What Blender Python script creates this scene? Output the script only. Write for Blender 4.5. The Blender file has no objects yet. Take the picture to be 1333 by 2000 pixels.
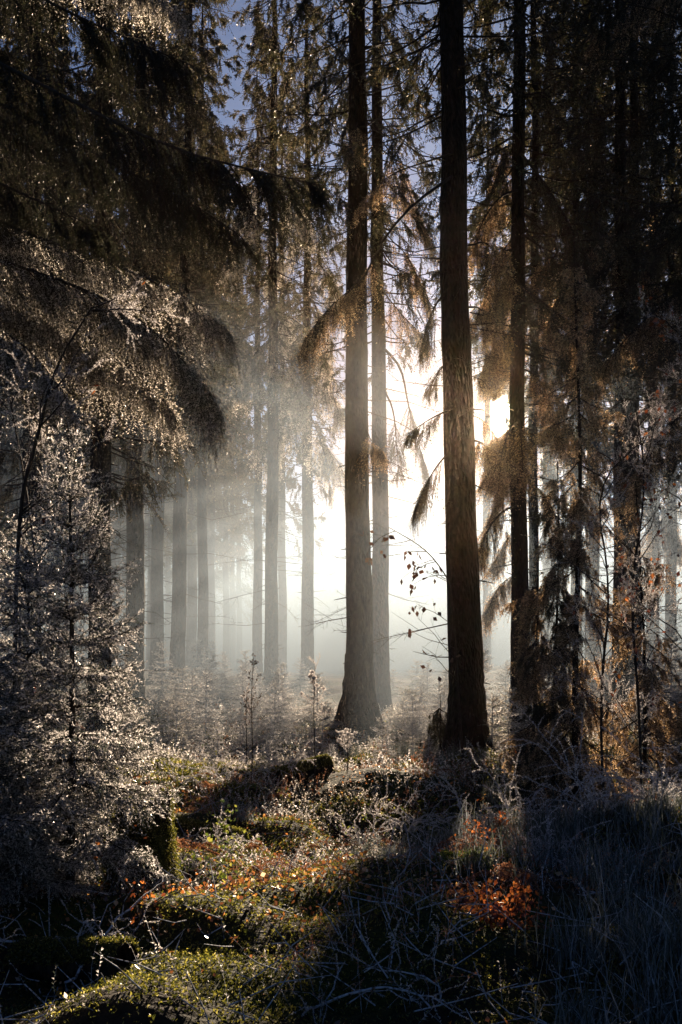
import bpy, math, random
import numpy as np
from mathutils import Vector, Matrix

SC = bpy.context.scene
COL = SC.collection
F = 2222.0
CX, HY = 666.5, 1300.0
CAMZ = 1.6
SUNV = np.array([318.0, 2222.0, 495.0]); SUNV /= np.linalg.norm(SUNV)
SUN_EL = math.asin(SUNV[2]); SUN_AZ = math.atan2(SUNV[0], SUNV[1])

def at(px, py, Y):
    """point at distance Y that the photograph shows at px, py"""
    return np.array([(px - CX) / F * Y, Y, CAMZ + (HY - py) / F * Y])

# ------------------------------------------------------------------ terrain
_r = np.random.RandomState(5)
_W = [(_r.uniform(0, 2*math.pi), _r.uniform(0, 6.28), k, a) for k, a in
      [(0.35, .10), (0.5, .08), (0.8, .07), (1.3, .06), (1.9, .05), (2.7, .035), (3.9, .045), (5.5, .035), (8.0, .02)] for _ in range(2)]
def gz(x, y):
    x = np.asarray(x, float); y = np.asarray(y, float)
    z = np.zeros(np.broadcast(x, y).shape)
    for ang, ph, k, a in _W:
        z = z + a * np.sin(k * (x*math.cos(ang) + y*math.sin(ang)) + ph) * .85
    z = z * np.clip(1.2 - y/60, .3, 1)
    z = z + 1.0 * (1/(1+np.exp(-(y-31)/3.5)))
    z = z + .22*np.exp(-((y-15.5)/1.6)**2)*np.exp(-((x+.1)/2.2)**2)      # sunlit bank
    z = z + .28*np.exp(-((x+2.4)/1.0)**2-((y-15.0)/2.4)**2)
    z = z - .25*np.exp(-((y-11.0)/1.8)**2)*np.exp(-((x+.3)/1.5)**2)
    z = z + .25*np.exp(-((x-3.2)/1.4)**2-((y-9)/2.5)**2)
    z = z + .6*(1/(1+np.exp(-(x-6.5)/1.5))) + .5*(1/(1+np.exp((x+7.5)/1.5)))
    return z

# ------------------------------------------------------------------ mesh store
class Geo:
    def __init__(s):
        s.v = []; s.f = []; s.n = 0; s.rec = []
    def add(s, v, f, rnd=None, mat=0):
        v = np.asarray(v, np.float32).reshape(-1, 3); f = np.asarray(f, np.int32)
        if len(f) == 0: return
        if rnd is None: rnd = np.zeros(len(f), np.float32)
        if np.isscalar(rnd): rnd = np.full(len(f), rnd, np.float32)
        s.v.append(v); s.f.append((f + s.n, np.asarray(rnd, np.float32), mat)); s.n += len(v)
    def mesh(s, name, mats, smooth=False):
        me = bpy.data.meshes.new(name)
        V = np.concatenate(s.v)
        me.vertices.add(len(V)); me.vertices.foreach_set('co', V.ravel())
        li = np.concatenate([f.ravel() for f, _, _ in s.f])
        lt = np.concatenate([np.full(len(f), f.shape[1], np.int32) for f, _, _ in s.f])
        ls = np.concatenate([[0], np.cumsum(lt)[:-1]]).astype(np.int32)
        me.loops.add(len(li)); me.loops.foreach_set('vertex_index', li.astype(np.int32))
        me.polygons.add(len(lt)); me.polygons.foreach_set('loop_start', ls)
        try: me.polygons.foreach_set('loop_total', lt)
        except Exception: pass
        mi = np.concatenate([np.full(len(f), m, np.int32) for f, _, m in s.f])
        me.polygons.foreach_set('material_index', mi)
        if smooth: me.polygons.foreach_set('use_smooth', np.ones(len(lt), bool))
        a = me.attributes.new('rnd', 'FLOAT', 'FACE')
        a.data.foreach_set('value', np.concatenate([r for _, r, _ in s.f]).astype(np.float32))
        for m in mats: me.materials.append(m)
        me.update(calc_edges=True)
        return me
    def obj(s, name, mats, parent=None, smooth=False, loc=None):
        return link(name, s.mesh(name, mats, smooth), parent, loc)

def link(name, data, parent=None, loc=None, rz=None):
    o = bpy.data.objects.new(name, data); COL.objects.link(o)
    if parent is not None: o.parent = parent
    if loc is not None: o.location = [float(c) for c in loc]
    if rz is not None: o.rotation_euler = (0, 0, rz)
    return o
def tag(o, label, cat, group=None, kind=None):
    if label: o['label'] = label
    if cat: o['category'] = cat
    if group: o['group'] = group
    if kind: o['kind'] = kind
    return o
def thing(name, label, cat, loc, rot=(0, 0, 0), group=None):
    o = link(name, None, None, loc); o.rotation_euler = rot
    o.empty_display_size = .2
    return tag(o, label, cat, group)

def nrm(a): return a / np.maximum(np.linalg.norm(a, axis=-1, keepdims=True), 1e-9)
def perp(T, rng, up=None):
    R = rng.normal(size=T.shape); R -= (R*T).sum(-1, keepdims=True)*T
    return nrm(R)

# prisms: batch of tapered sticks
def prisms(g, P0, P1, r0, r1, n=3, mat=1, rnd=.5):
    P0 = np.asarray(P0, float).reshape(-1, 3); P1 = np.asarray(P1, float).reshape(-1, 3)
    N = len(P0)
    if N == 0: return
    g.rec.append((P0, P1))
    r0 = np.broadcast_to(np.asarray(r0, float), (N,)); r1 = np.broadcast_to(np.asarray(r1, float), (N,))
    T = nrm(P1-P0)
    A = np.where(np.abs(T[:, 2:3]) > .9, np.array([[1., 0, 0]]), np.array([[0, 0, 1.]]))
    U = nrm(np.cross(T, A)); W = np.cross(T, U)
    an = np.arange(n)*2*math.pi/n
    ring = U[:, None, :]*np.cos(an)[None, :, None] + W[:, None, :]*np.sin(an)[None, :, None]
    v = np.concatenate([P0[:, None, :]+ring*r0[:, None, None], P1[:, None, :]+ring*r1[:, None, None]], 1)
    i = np.arange(n); j = (i+1) % n
    q = np.stack([i, j, j+n, i+n], 1)
    f = (q[None] + (np.arange(N)*2*n)[:, None, None]).reshape(-1, 4)
    g.add(v.reshape(-1, 3), f, np.repeat(np.broadcast_to(rnd, (N,)), n), mat)

def poly_tube(g, pts, rad, n=6, mat=1, rnd=.5):
    pts = np.asarray(pts, float); m = len(pts)
    rad = np.broadcast_to(np.asarray(rad, float), (m,))
    T = nrm(np.gradient(pts, axis=0))
    U = nrm(np.cross(T, np.array([.13, .21, .97]))); W = np.cross(T, U)
    an = np.arange(n)*2*math.pi/n
    v = pts[:, None]+(U[:, None]*np.cos(an)[None, :, None]+W[:, None]*np.sin(an)[None, :, None])*rad[:, None, None]
    f = []
    for k in range(m-1):
        for i in range(n):
            j = (i+1) % n; f.append((k*n+i, k*n+j, k*n+n+j, k*n+n+i))
    g.add(v.reshape(-1, 3), f, rnd, mat)

# strands: hanging twigs set with needles
def strands(g, P0, D, L, droop, K, nl, nw, rng, core=.0025, spread=1.0, fwd=.6, nmat=0, cmat=1, base=0.06, jag=.25, segs=2):
    P0 = np.asarray(P0, float); S = len(P0)
    if S == 0: return
    D = nrm(np.asarray(D, float)); L = np.broadcast_to(np.asarray(L, float), (S,))
    droop = np.broadcast_to(np.asarray(droop, float), (S,))
    wob = rng.normal(size=(S, 3))*.2
    def pos(t):   # t (S,K)
        t = t[..., None]
        return P0[:, None]+(D[:, None]*t + wob[:, None]*t*t + np.array([0, 0, -1.])*t*t*droop[:, None, None])*L[:, None, None]
    def tan(t):
        t = t[..., None]
        return nrm(D[:, None] + 2*wob[:, None]*t + np.array([0, 0, -1.])*2*t*droop[:, None, None])
    if core > 0:
        tt = np.linspace(0, 1, segs+1)
        Q = pos(np.broadcast_to(tt, (S, segs+1)))
        for k in range(segs):
            prisms(g, Q[:, k], Q[:, k+1], core*(1-tt[k]*.7), core*(1-tt[k+1]*.7), 3, cmat)
    t = base + (1-base)*(np.arange(K)[None, :]+rng.rand(S, K))/K
    P = pos(t); T = tan(t)
    N = perp(T, rng)
    b = nw*.5*(.7+.6*rng.rand(S, K, 1))
    ll = nl*(1-jag+2*jag*rng.rand(S, K, 1))*(1.05-.45*t[..., None])
    tip = P + (N*spread + T*fwd)*ll
    B = nrm(np.cross(N, T)*rng.normal(size=(S, K, 1)) + T*1.2)
    v = np.stack([P-B*b, P+B*b, tip], 2).reshape(-1, 3)
    f = np.arange(S*K*3).reshape(-1, 3)
    sr = rng.rand(S, 1)
    rnd = np.clip(sr*.4 + rng.rand(S, K)*.6, 0, 1).ravel()
    g.add(v, f, rnd, nmat)

# ------------------------------------------------------------------ materials
def new_mat(name):
    m = bpy.data.materials.new(name); m.use_nodes = True
    nt = m.node_tree; nt.nodes.clear()
    return m, nt, nt.nodes.new('ShaderNodeOutputMaterial')
def ramp(nt, stops, fac, interp='LINEAR'):
    r = nt.nodes.new('ShaderNodeValToRGB'); r.color_ramp.interpolation = interp
    e = r.color_ramp.elements
    while len(e) < len(stops): e.new(.5)
    for i, (p, c) in enumerate(stops):
        e[i].position = p; e[i].color = (*c, 1)
    nt.links.new(fac, r.inputs[0]); return r.outputs[0]
def leaf_mat(name, stops, transl=.5, gloss=.06, rough=.4, tint=(1, 1, 1)):
    m, nt, out = new_mat(name)
    a = nt.nodes.new('ShaderNodeAttribute'); a.attribute_name = 'rnd'
    c = ramp(nt, stops, a.outputs['Fac'])
    d = nt.nodes.new('ShaderNodeBsdfDiffuse'); t = nt.nodes.new('ShaderNodeBsdfTranslucent')
    gl = nt.nodes.new('ShaderNodeBsdfGlossy'); gl.inputs['Roughness'].default_value = rough
    gl.inputs['Color'].default_value = (1, .96, .92, 1)
    mx = nt.nodes.new('ShaderNodeMixShader'); mx.inputs[0].default_value = transl
    mg = nt.nodes.new('ShaderNodeMixShader'); mg.inputs[0].default_value = gloss
    mc = nt.nodes.new('ShaderNodeMixRGB'); mc.blend_type = 'MULTIPLY'; mc.inputs[0].default_value = 1
    mc.inputs[2].default_value = (*tint, 1)
    nt.links.new(c, mc.inputs[1])
    nt.links.new(c, d.inputs[0]); nt.links.new(mc.outputs[0], t.inputs[0])
    nt.links.new(d.outputs[0], mx.inputs[1]); nt.links.new(t.outputs[0], mx.inputs[2])
    nt.links.new(mx.outputs[0], mg.inputs[1]); nt.links.new(gl.outputs[0], mg.inputs[2])
    nt.links.new(mg.outputs[0], out.inputs[0])
    return m
def bark_mat(name, c1, c2, frost=.0, scale=9., bump=.6):
    m, nt, out = new_mat(name)
    L = nt.links.new
    tc = nt.nodes.new('ShaderNodeTexCoord'); mp = nt.nodes.new('ShaderNodeMapping')
    mp.inputs['Scale'].default_value = (1, 1, .35); L(tc.outputs['Object'], mp.inputs[0])
    n1 = nt.nodes.new('ShaderNodeTexNoise'); n1.inputs['Scale'].default_value = scale; n1.inputs['Detail'].default_value = 5
    n1.inputs['Distortion'].default_value = .8
    v1 = nt.nodes.new('ShaderNodeTexVoronoi'); v1.inputs['Scale'].default_value = scale*2.2
    L(mp.outputs[0], n1.inputs[0]); L(mp.outputs[0], v1.inputs[0])
    c = ramp(nt, [(.3, c1), (.7, c2)], n1.outputs[0])
    ad = nt.nodes.new('ShaderNodeMath'); ad.operation = 'ADD'; L(n1.outputs[0], ad.inputs[0]); L(v1.outputs[0], ad.inputs[1])
    if frost > 0:
        nf = nt.nodes.new('ShaderNodeTexNoise'); nf.inputs['Scale'].default_value = 60; nf.inputs['Detail'].default_value = 2
        L(tc.outputs['Object'], nf.inputs[0])
        ff = ramp(nt, [(.62-frost*.3, (0, 0, 0)), (.72-frost*.2, (1, 1, 1))], nf.outputs[0])
        mx = nt.nodes.new('ShaderNodeMixRGB'); L(ff, mx.inputs[0]); L(c, mx.inputs[1]); mx.inputs[2].default_value = (.42, .44, .48, 1)
        c = mx.outputs[0]
    b = nt.nodes.new('ShaderNodeBump'); b.inputs['Strength'].default_value = bump; b.inputs['Distance'].default_value = .07
    L(ad.outputs[0], b.inputs['Height'])
    p = nt.nodes.new('ShaderNodeBsdfPrincipled'); p.inputs['Roughness'].default_value = .9
    p.inputs['Specular IOR Level'].default_value = .15
    L(c, p.inputs['Base Color']); L(b.outputs[0], p.inputs['Normal']); L(p.outputs[0], out.inputs[0])
    return m

M = {}
M['bark'] = bark_mat('spruce_bark', (.008, .006, .004), (.045, .032, .024), 0, 11, 1.)
M['twig'] = bark_mat('twig_bark', (.02, .015, .012), (.06, .045, .035), 0, 30, .1)
M['frosttwig'] = bark_mat('frosted_twig', (.05, .04, .035), (.16, .14, .13), .9, 30, .1)
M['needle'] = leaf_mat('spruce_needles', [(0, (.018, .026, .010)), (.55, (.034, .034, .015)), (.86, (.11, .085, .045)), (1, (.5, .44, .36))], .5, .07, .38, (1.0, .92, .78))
M['lit'] = leaf_mat('frosty_sunlit_needles', [(0, (.022, .026, .012)), (.38, (.08, .075, .045)), (.55, (.54, .50, .45)), (1, (.95, .92, .89))], .6, .10, .33, (1.0, .95, .9))  # frost, plus sunlight and glints put into the needle colour
M['dark'] = leaf_mat('shaded_needles', [(0, (.010, .012, .006)), (.7, (.018, .018, .009)), (.93, (.035, .03, .018)), (1, (.4, .36, .30))], .4, .03, .4)  # shade of the upper crowns put into the colour as near-black needles
M['gold'] = leaf_mat('golden_backlit_needles', [(0, (.03, .024, .010)), (.4, (.12, .08, .035)), (.62, (.58, .43, .27)), (1, (.95, .82, .66))], .62, .08, .33, (1.0, .86, .70))  # warm glow of the low sun behind, put into the needle colour
M['frost'] = leaf_mat('hoar_frost_needles', [(0, (.02, .03, .018)), (.40, (.045, .055, .04)), (.54, (.60, .585, .57)), (1, (.95, .94, .95))], .6, .08, .3, (1, .95, .93))
M['leaf'] = leaf_mat('beech_leaf', [(0, (.05, .014, .006)), (.5, (.20, .05, .014)), (1, (.5, .17, .04))], .6, .05)
M['darkleaf'] = leaf_mat('dry_leaf', [(0, (.03, .015, .008)), (1, (.10, .04, .02))], .25, .05)
M['litter'] = leaf_mat('leaf_litter', [(0, (.05, .022, .01)), (.4, (.16, .055, .02)), (.75, (.38, .15, .035)), (.93, (.6, .33, .09)), (1, (.8, .72, .6))], .6, .08)
M['moss'] = leaf_mat('moss_tuft', [(0, (.012, .02, .004)), (.45, (.05, .055, .008)), (.8, (.26, .23, .035)), (1, (.62, .55, .25))], .7, .03)
M['green'] = leaf_mat('bramble_leaf', [(0, (.02, .035, .008)), (.6, (.08, .11, .015)), (1, (.36, .34, .06))], .6, .05)
M['grass'] = leaf_mat('frosted_grass', [(0, (.03, .04, .02)), (.5, (.09, .10, .07)), (1, (.34, .37, .40))], .45, .05)
M['bracken'] = leaf_mat('dead_bracken', [(0, (.08, .03, .012)), (.6, (.26, .10, .04)), (1, (.5, .32, .22))], .55, .05)
M['ice'] = leaf_mat('hoar_frost', [(0, (.25, .23, .22)), (1, (.85, .84, .86))], .6, .12, .3, (1, .94, .90))
M['umbel'] = leaf_mat('frosted_umbel', [(0, (.4, .36, .34)), (1, (.85, .8, .78))], .55, .1)

def ground_mat():
    m, nt, out = new_mat('forest_floor'); L = nt.links.new
    tc = nt.nodes.new('ShaderNodeTexCoord')
    n1 = nt.nodes.new('ShaderNodeTexNoise'); n1.inputs['Scale'].default_value = .9; n1.inputs['Detail'].default_value = 6
    n2 = nt.nodes.new('ShaderNodeTexNoise'); n2.inputs['Scale'].default_value = 14; n2.inputs['Detail'].default_value = 6
    L(tc.outputs['Object'], n1.inputs[0]); L(tc.outputs['Object'], n2.inputs[0])
    a = ramp(nt, [(.3, (.014, .010, .007)), (.7, (.05, .032, .018))], n2.outputs[0])
    b = ramp(nt, [(.3, (.010, .018, .004)), (.7, (.05, .06, .014))], n2.outputs[0])
    f = ramp(nt, [(.42, (0, 0, 0)), (.58, (1, 1, 1))], n1.outputs[0])
    mx = nt.nodes.new('ShaderNodeMixRGB'); L(f, mx.inputs[0]); L(a, mx.inputs[1]); L(b, mx.inputs[2])
    bp = nt.nodes.new('ShaderNodeBump'); bp.inputs['Strength'].default_value = .8; bp.inputs['Distance'].default_value = .06
    L(n2.outputs[0], bp.inputs['Height'])
    p = nt.nodes.new('ShaderNodeBsdfPrincipled'); p.inputs['Roughness'].default_value = .95; p.inputs['Specular IOR Level'].default_value = .1
    L(mx.outputs[0], p.inputs['Base Color']); L(bp.outputs[0], p.inputs['Normal']); L(p.outputs[0], out.inputs[0])
    return m
M['ground'] = ground_mat()

# ------------------------------------------------------------------ ground sheet
def ground():
    yy = np.concatenate([np.arange(-6, 30, .14), np.arange(30, 60, .6), np.arange(60, 300, 8), np.arange(300, 1600, 100)])
    xx = np.concatenate([-np.geomspace(900, 14, 26), np.arange(-13.5, 13.5, .18), np.geomspace(14, 900, 26)])
    X, Y = np.meshgrid(xx, yy)
    Z = gz(X, Y)
    v = np.stack([X, Y, Z], -1).reshape(-1, 3)
    nx, ny = len(xx), len(yy)
    i = (np.arange(ny-1)[:, None]*nx + np.arange(nx-1)[None, :]).ravel()
    g = Geo(); g.add(v, np.stack([i, i+1, i+nx+1, i+nx], 1))
    o = g.obj('ground', [M['ground']], smooth=True); o['kind'] = 'structure'
ground()

# ------------------------------------------------------------------ trees
def trunk_mesh(name, H, r, flare, seed, mat='bark', n=22):
    rng = np.random.RandomState(seed)
    zs = np.concatenate([[-.5, -.2], np.arange(0, 1.6, .12), np.arange(1.6, H, .45), [H]])
    an = np.arange(n)*2*math.pi/n
    ph = rng.uniform(0, 6.28, 8)
    wx = .02*np.sin(zs*.5+ph[0]) + .012*np.sin(zs*1.3+ph[1]); wy = .02*np.sin(zs*.45+ph[2])
    R = r*np.clip(1-zs/H, 0.02, 1)**.75
    zc = np.clip(zs, 0, None)
    fl = 1 + flare*np.exp(-zc/.55)
    lob = 1 + (.16*np.exp(-zc/.8))[:, None]*np.sin(5*an+ph[3])[None]*flare + (.26*np.exp(-zc/.28))[:, None]*np.sin(3*an+ph[4]+.8*np.sin(2*an))[None]*flare + .02*np.sin(3*an+zc[:, None]*.7)+.015*np.sin(2*an-zc[:, None]*1.9)
    rough = 1+.025*rng.normal(size=(len(zs), n))
    RR = (R*fl)[:, None]*lob*rough
    v = np.stack([RR*np.cos(an)[None]+wx[:, None], RR*np.sin(an)[None]+wy[:, None], np.broadcast_to(zs[:, None], RR.shape)], -1)
    g = Geo(); f = []
    for k in range(len(zs)-1):
        for i in range(n):
            j = (i+1) % n; f.append((k*n+i, k*n+j, k*n+n+j, k*n+n+i))
    g.add(v.reshape(-1, 3), f, rng.rand(len(f)))
    for _ in range(46 if n > 12 else 10):
        z = rng.uniform(1.2, H*.6); a = rng.uniform(0, 6.283); rr = r*(1-z/H)**.75*.9; d = np.array([math.cos(a), math.sin(a), rng.uniform(-.4, .3)])
        q = np.array([rr*d[0], rr*d[1], z]); l = rng.uniform(.04, .28)
        prisms(g, q, q+d*l, .014, .006, 5, 0)
    return g.mesh(name, [M[mat]], True)

def bough(g, axis, width, ns, slen, K, nl, nw, rng, r0=.02, side=1., core=.003, start=.15, per=11):
    """axis: polyline of the bough; drooping laterals leave it on both sides and carry tassels of hanging twigs"""
    axis = np.asarray(axis, float)
    seg = np.linalg.norm(np.diff(axis, axis=0), axis=1); cum = np.concatenate([[0], np.cumsum(seg)]); Lt = cum[-1]
    def P(s): return np.stack([np.interp(s*Lt, cum, axis[:, c]) for c in range(3)], -1)
    ss = np.linspace(0, 1, 12); A = P(ss)
    prisms(g, A[:-1], A[1:], r0*(1-.85*ss[:-1]), r0*(1-.85*ss[1:]), 5, 1)
    nb = max(3, ns//per)
    s = start+(1-start)*rng.rand(nb)
    p = P(s); T = nrm(P(np.minimum(s+.03, 1.001)) - P(s-.03))
    S = nrm(np.cross(T, np.array([0, 0, 1.])))
    sg = rng.choice([-1., 1.], nb)*side
    w = width*rng.uniform(.35, 1.1, nb)*(1-.7*s)+.05
    d = nrm(T*rng.uniform(.5, 1.2, (nb, 1)) + S*sg[:, None]*rng.uniform(.2, 1., (nb, 1)) + np.array([0, 0, 1.])*rng.uniform(-.5, .12, (nb, 1)))
    dn = np.array([0, 0, -1.]); dr = rng.uniform(.3, .9, nb)
    def Q(i, u): return p[i]+d[i]*(w[i]*u)[:, None]+dn*(w[i]*u*u*dr[i])[:, None]
    ib = np.arange(nb)
    m0 = p; m1 = Q(ib, np.full(nb, .5)); m2 = Q(ib, np.full(nb, 1.))
    rl = np.maximum(r0*.22, core)
    prisms(g, np.concatenate([m0, m1]), np.concatenate([m1, m2]), np.concatenate([np.full(nb, rl), np.full(nb, rl*.6)]), np.concatenate([np.full(nb, rl*.6), np.full(nb, rl*.35)]), 3, 1)
    i = np.repeat(ib, per); u = rng.uniform(.1, 1., nb*per)
    q = Q(i, u)
    lf = rng.uniform(.3, 1.25, nb)*(1-.45*s)              # some tassels long, some short
    Ls = slen*lf[i]*rng.uniform(.35, 1.1, nb*per)*(1.1-.5*u)
    D = d[i]*rng.uniform(.05, .9, (nb*per, 1)) + rng.normal(size=(nb*per, 3))*.16 + dn*rng.uniform(.25, 1.1, (nb*per, 1))
    strands(g, q, D, Ls, .45, K, nl, nw, rng, core=core)
    # the laterals and the leader carry needles too
    strands(g, p, d, w, dr*.9, max(5, K//2), nl, nw, rng, core=0)
    m = max(5, nb//10)
    D2 = nrm(P(np.full(m, 1.)) - P(np.full(m, .9))) + rng.normal(size=(m, 3))*.3
    strands(g, P(rng.uniform(.88, 1, m)), D2, slen*.45*rng.uniform(.4, 1, m), .3, K, nl, nw, rng, core=core)

def crown_mesh(name, seed, H, zb, rad, dz=.45, per=4, ns=34, slen=.6, K=9, nl=.05, nw=.03, dead=14, zd=1.5, r0=.025, mat='needle', zmax=None, core=.006, lowthin=.5):
    rng = np.random.RandomState(seed); g = Geo()
    z = zb
    zmax = zmax or H
    while z < zmax:
        f = (z-zb)/(H-zb)
        for _ in range(per):
            if f < .25 and rng.rand() < lowthin*(1-f*4): continue
            a = rng.uniform(0, 2*math.pi); L = rad*(1-f)**.75*rng.uniform(.5, 1.1)*(.7+.3*min(1, f*6)) + .25
            d = np.array([math.cos(a), math.sin(a), 0]); zz = z+rng.uniform(-.25, .25)
            s = np.linspace(0, 1, 7); dr = rng.uniform(.25, .55)
            ax = np.array([0, 0, zz]) + d*(s*L)[:, None] + np.array([0, 0, 1.])*((-dr*s + (dr*.7)*s*s)*L)[:, None]
            ax += rng.normal(size=ax.shape)*.03*L*s[:, None]
            nn = int(ns*(.3+.7*L/rad))
            bough(g, ax, .38*L, nn, slen*(.6+.4*L/rad), K, nl, nw, rng, r0=r0*(.4+.6*L/rad), core=core)
        z += dz*rng.uniform(.7, 1.3)
    # dead sticks below the green crown
    for _ in range(dead*3):
        a = rng.uniform(0, 2*math.pi); L = rng.uniform(.2, 2.2)*(1 if rng.rand() < .5 else .35); zz = rng.uniform(zd, zb+2)
        d = np.array([math.cos(a), math.sin(a), rng.uniform(-.35, .1)])
        p = np.array([0, 0, zz]); q = p+d*L*.5; e = q+(d+rng.normal(size=3)*.25)*L*.5
        prisms(g, [p, q], [q, e], [.012, .008], [.008, .003], 4, 1)
        for k in range(int(L*5)):
            t = rng.uniform(.3, 1); b = p+(e-p)*t; dd = d+rng.normal(size=3)*.6
            prisms(g, b, b+dd*L*.25*rng.rand(), .005, .002, 3, 1)
    return g.mesh(name, [M[mat], M['twig']])

CR = {
 'tallA': crown_mesh('crown', 1, 29, 9.0, 3.0, dz=.38, ns=52, slen=.8, K=11, nl=.055, nw=.034),
 'tallB': crown_mesh('crown', 2, 31, 11., 3.1, dz=.38, ns=52, slen=.8, K=11, nl=.055, nw=.034),
 'midC': crown_mesh('crown', 3, 26, 6.6, 2.8, dz=.36, ns=52, slen=.8, K=11, nl=.055, nw=.034),
 'lowD': crown_mesh('crown', 4, 23, 4.2, 2.7, dz=.36, ns=52, slen=.8, K=11, nl=.055, nw=.034, lowthin=.3),
 'farE': crown_mesh('crown', 5, 27, 5.5, 2.8, dz=.5, per=4, ns=34, slen=.9, K=7, nl=.10, nw=.07, dead=6),
 'farF': crown_mesh('crown', 6, 30, 8.5, 3.0, dz=.5, per=4, ns=34, slen=.9, K=7, nl=.10, nw=.07, dead=6),
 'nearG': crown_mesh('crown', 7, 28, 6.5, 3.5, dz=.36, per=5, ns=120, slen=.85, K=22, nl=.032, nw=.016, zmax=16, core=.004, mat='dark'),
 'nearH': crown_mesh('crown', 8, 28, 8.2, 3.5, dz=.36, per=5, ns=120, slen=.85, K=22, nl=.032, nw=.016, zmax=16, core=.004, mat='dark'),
}
TR = {}
def spruce(px, Y, wpx, crown, label, group=None, ptop=None, H=28, flare=.5, seed=0, name='spruce_tree', shared=None, crz=None, zoff=0, cscale=1.):
    """a mature spruce: px = where its stem stands at eye level, ptop = where it is at the top edge of the frame"""
    x = (px-CX)/F*Y
    r = wpx/F*Y/2
    lean = 0
    if ptop is not None:
        lean = math.atan(((ptop-px)/F*Y) / (1300/F*Y))
    z = float(gz(x, Y))
    t = thing(name, label, 'spruce', (x - math.tan(lean)*(CAMZ-z), Y, z), (0, lean, 0), group)
    if shared: me = shared
    else: me = trunk_mesh('trunk', H, r*1.03/(1-1.5/H)**.75, flare, seed)
    link('trunk', me, t)
    if crown:
        c = link('crown', CR[crown], t, (0, 0, zoff), rz=crz if crz is not None else seed*1.7)
        c.scale = (cscale, cscale, 1)
    return t

TR['near'] = spruce(907, 18.8, 64, 'tallB', 'thick dark spruce trunk in front, just left of the low sun', ptop=880, H=30, flare=.75, seed=11, zoff=.0)
TR['mid'] = spruce(700, 24.0, 50, 'tallB', 'broad central spruce trunk with flared root base in the mist', ptop=697, H=31, flare=1.15, seed=12)
TR['mid2'] = spruce(744, 30.0, 34, 'tallA', 'spruce trunk standing close behind the right side of the central flared trunk', ptop=735, H=29, flare=.3, seed=13)
TR['t531'] = spruce(531, 38.0, 26, 'tallA', 'slim misty spruce trunk at the left edge of the bright clearing', ptop=536, H=29, flare=.25, seed=14)
TR['t601'] = spruce(601, 42.0, 24, 'midC', 'slim pale spruce trunk midway between the clearing edge and the central trunk', ptop=600, H=28, flare=.25, seed=15, zoff=.6)
TR['sunT'] = spruce(1014, 21.5, 34, 'midC', 'dark spruce trunk right beside the low sun', ptop=1012, H=28, flare=.3, seed=16, zoff=1.0)
TR['s1043'] = spruce(1043, 26.0, 20, 'midC', 'thin spruce trunk tucked behind the trunk beside the sun', ptop=1044, H=27, flare=.3, seed=17, zoff=3)
TR['rp'] = spruce(1214, 24.0, 30, 'midC', 'left trunk of the dark overlapping pair of spruces at right', ptop=1212, H=28, flare=.3, seed=18)
spruce(1239, 25.5, 24, 'midC', 'right trunk of the dark overlapping pair of spruces at right', ptop=1238, H=28, flare=.3, seed=19, zoff=.5)
TR['pale'] = spruce(1276, 45.0, 24, 'lowD', 'pale misty spruce trunk right of the dark overlapping pair', ptop=1275, H=27, flare=.2, seed=20, zoff=2)
spruce(951, 62.0, 16, 'farF', 'faint pale spruce trunk in the gap below the sun', ptop=953, H=34, flare=.2, seed=21, zoff=7)
spruce(262, 28.0, 36, 'midC', 'widest of the grey trunks behind the frosted young spruce', ptop=278, H=28, flare=.25, seed=22)
spruce(307, 39.0, 25, 'tallA', 'second grey trunk from the left in the misty row behind the frosted spruce', ptop=318, H=28, flare=.25, seed=23)
spruce(346, 36.0, 29, 'tallA', 'third grey trunk from the left in the misty row, wide and leaning slightly', ptop=372, H=28, flare=.25, seed=24)
spruce(374, 50.0, 20, 'lowD', 'fourth grey trunk from the left in the misty row, half hidden', ptop=380, H=28, flare=.2, seed=25, zoff=3)
spruce(412, 60.0, 17, 'farE', 'palest thin trunk at the right end of the misty row', ptop=418, H=28, flare=.2, seed=26, zoff=2)
TR['l262'] = spruce(196, 22.0, 44, 'lowD', 'dark shaded spruce trunk behind the hanging boughs at left', ptop=205, H=28, flare=.3, seed=27, zoff=1)
spruce(60, 25.0, 40, 'lowD', 'dark spruce trunk near the left border behind the twiggy sapling', ptop=70, H=28, flare=.3, seed=28)
# trees standing just outside the frame whose crowns reach into it
TR['left'] = spruce(-260, 11.5, 80, 'nearG', 'big spruce at the left border whose boughs hang into the wood', H=29, flare=.4, seed=29)
spruce(-120, 16.0, 50, 'nearG', 'shaded spruce behind the left border, boughs reaching in high up', H=29, flare=.4, seed=30, zoff=.5)
spruce(1460, 15.5, 60, 'nearH', 'shaded spruce at the right border with boughs reaching in', H=29, flare=.4, seed=31, zoff=-.5)
TR['rb'] = spruce(1400, 21.0, 45, 'midC', 'dark spruce behind the right border, boughs low over the twigs', H=29, flare=.4, seed=32, zoff=-1.2)

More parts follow.
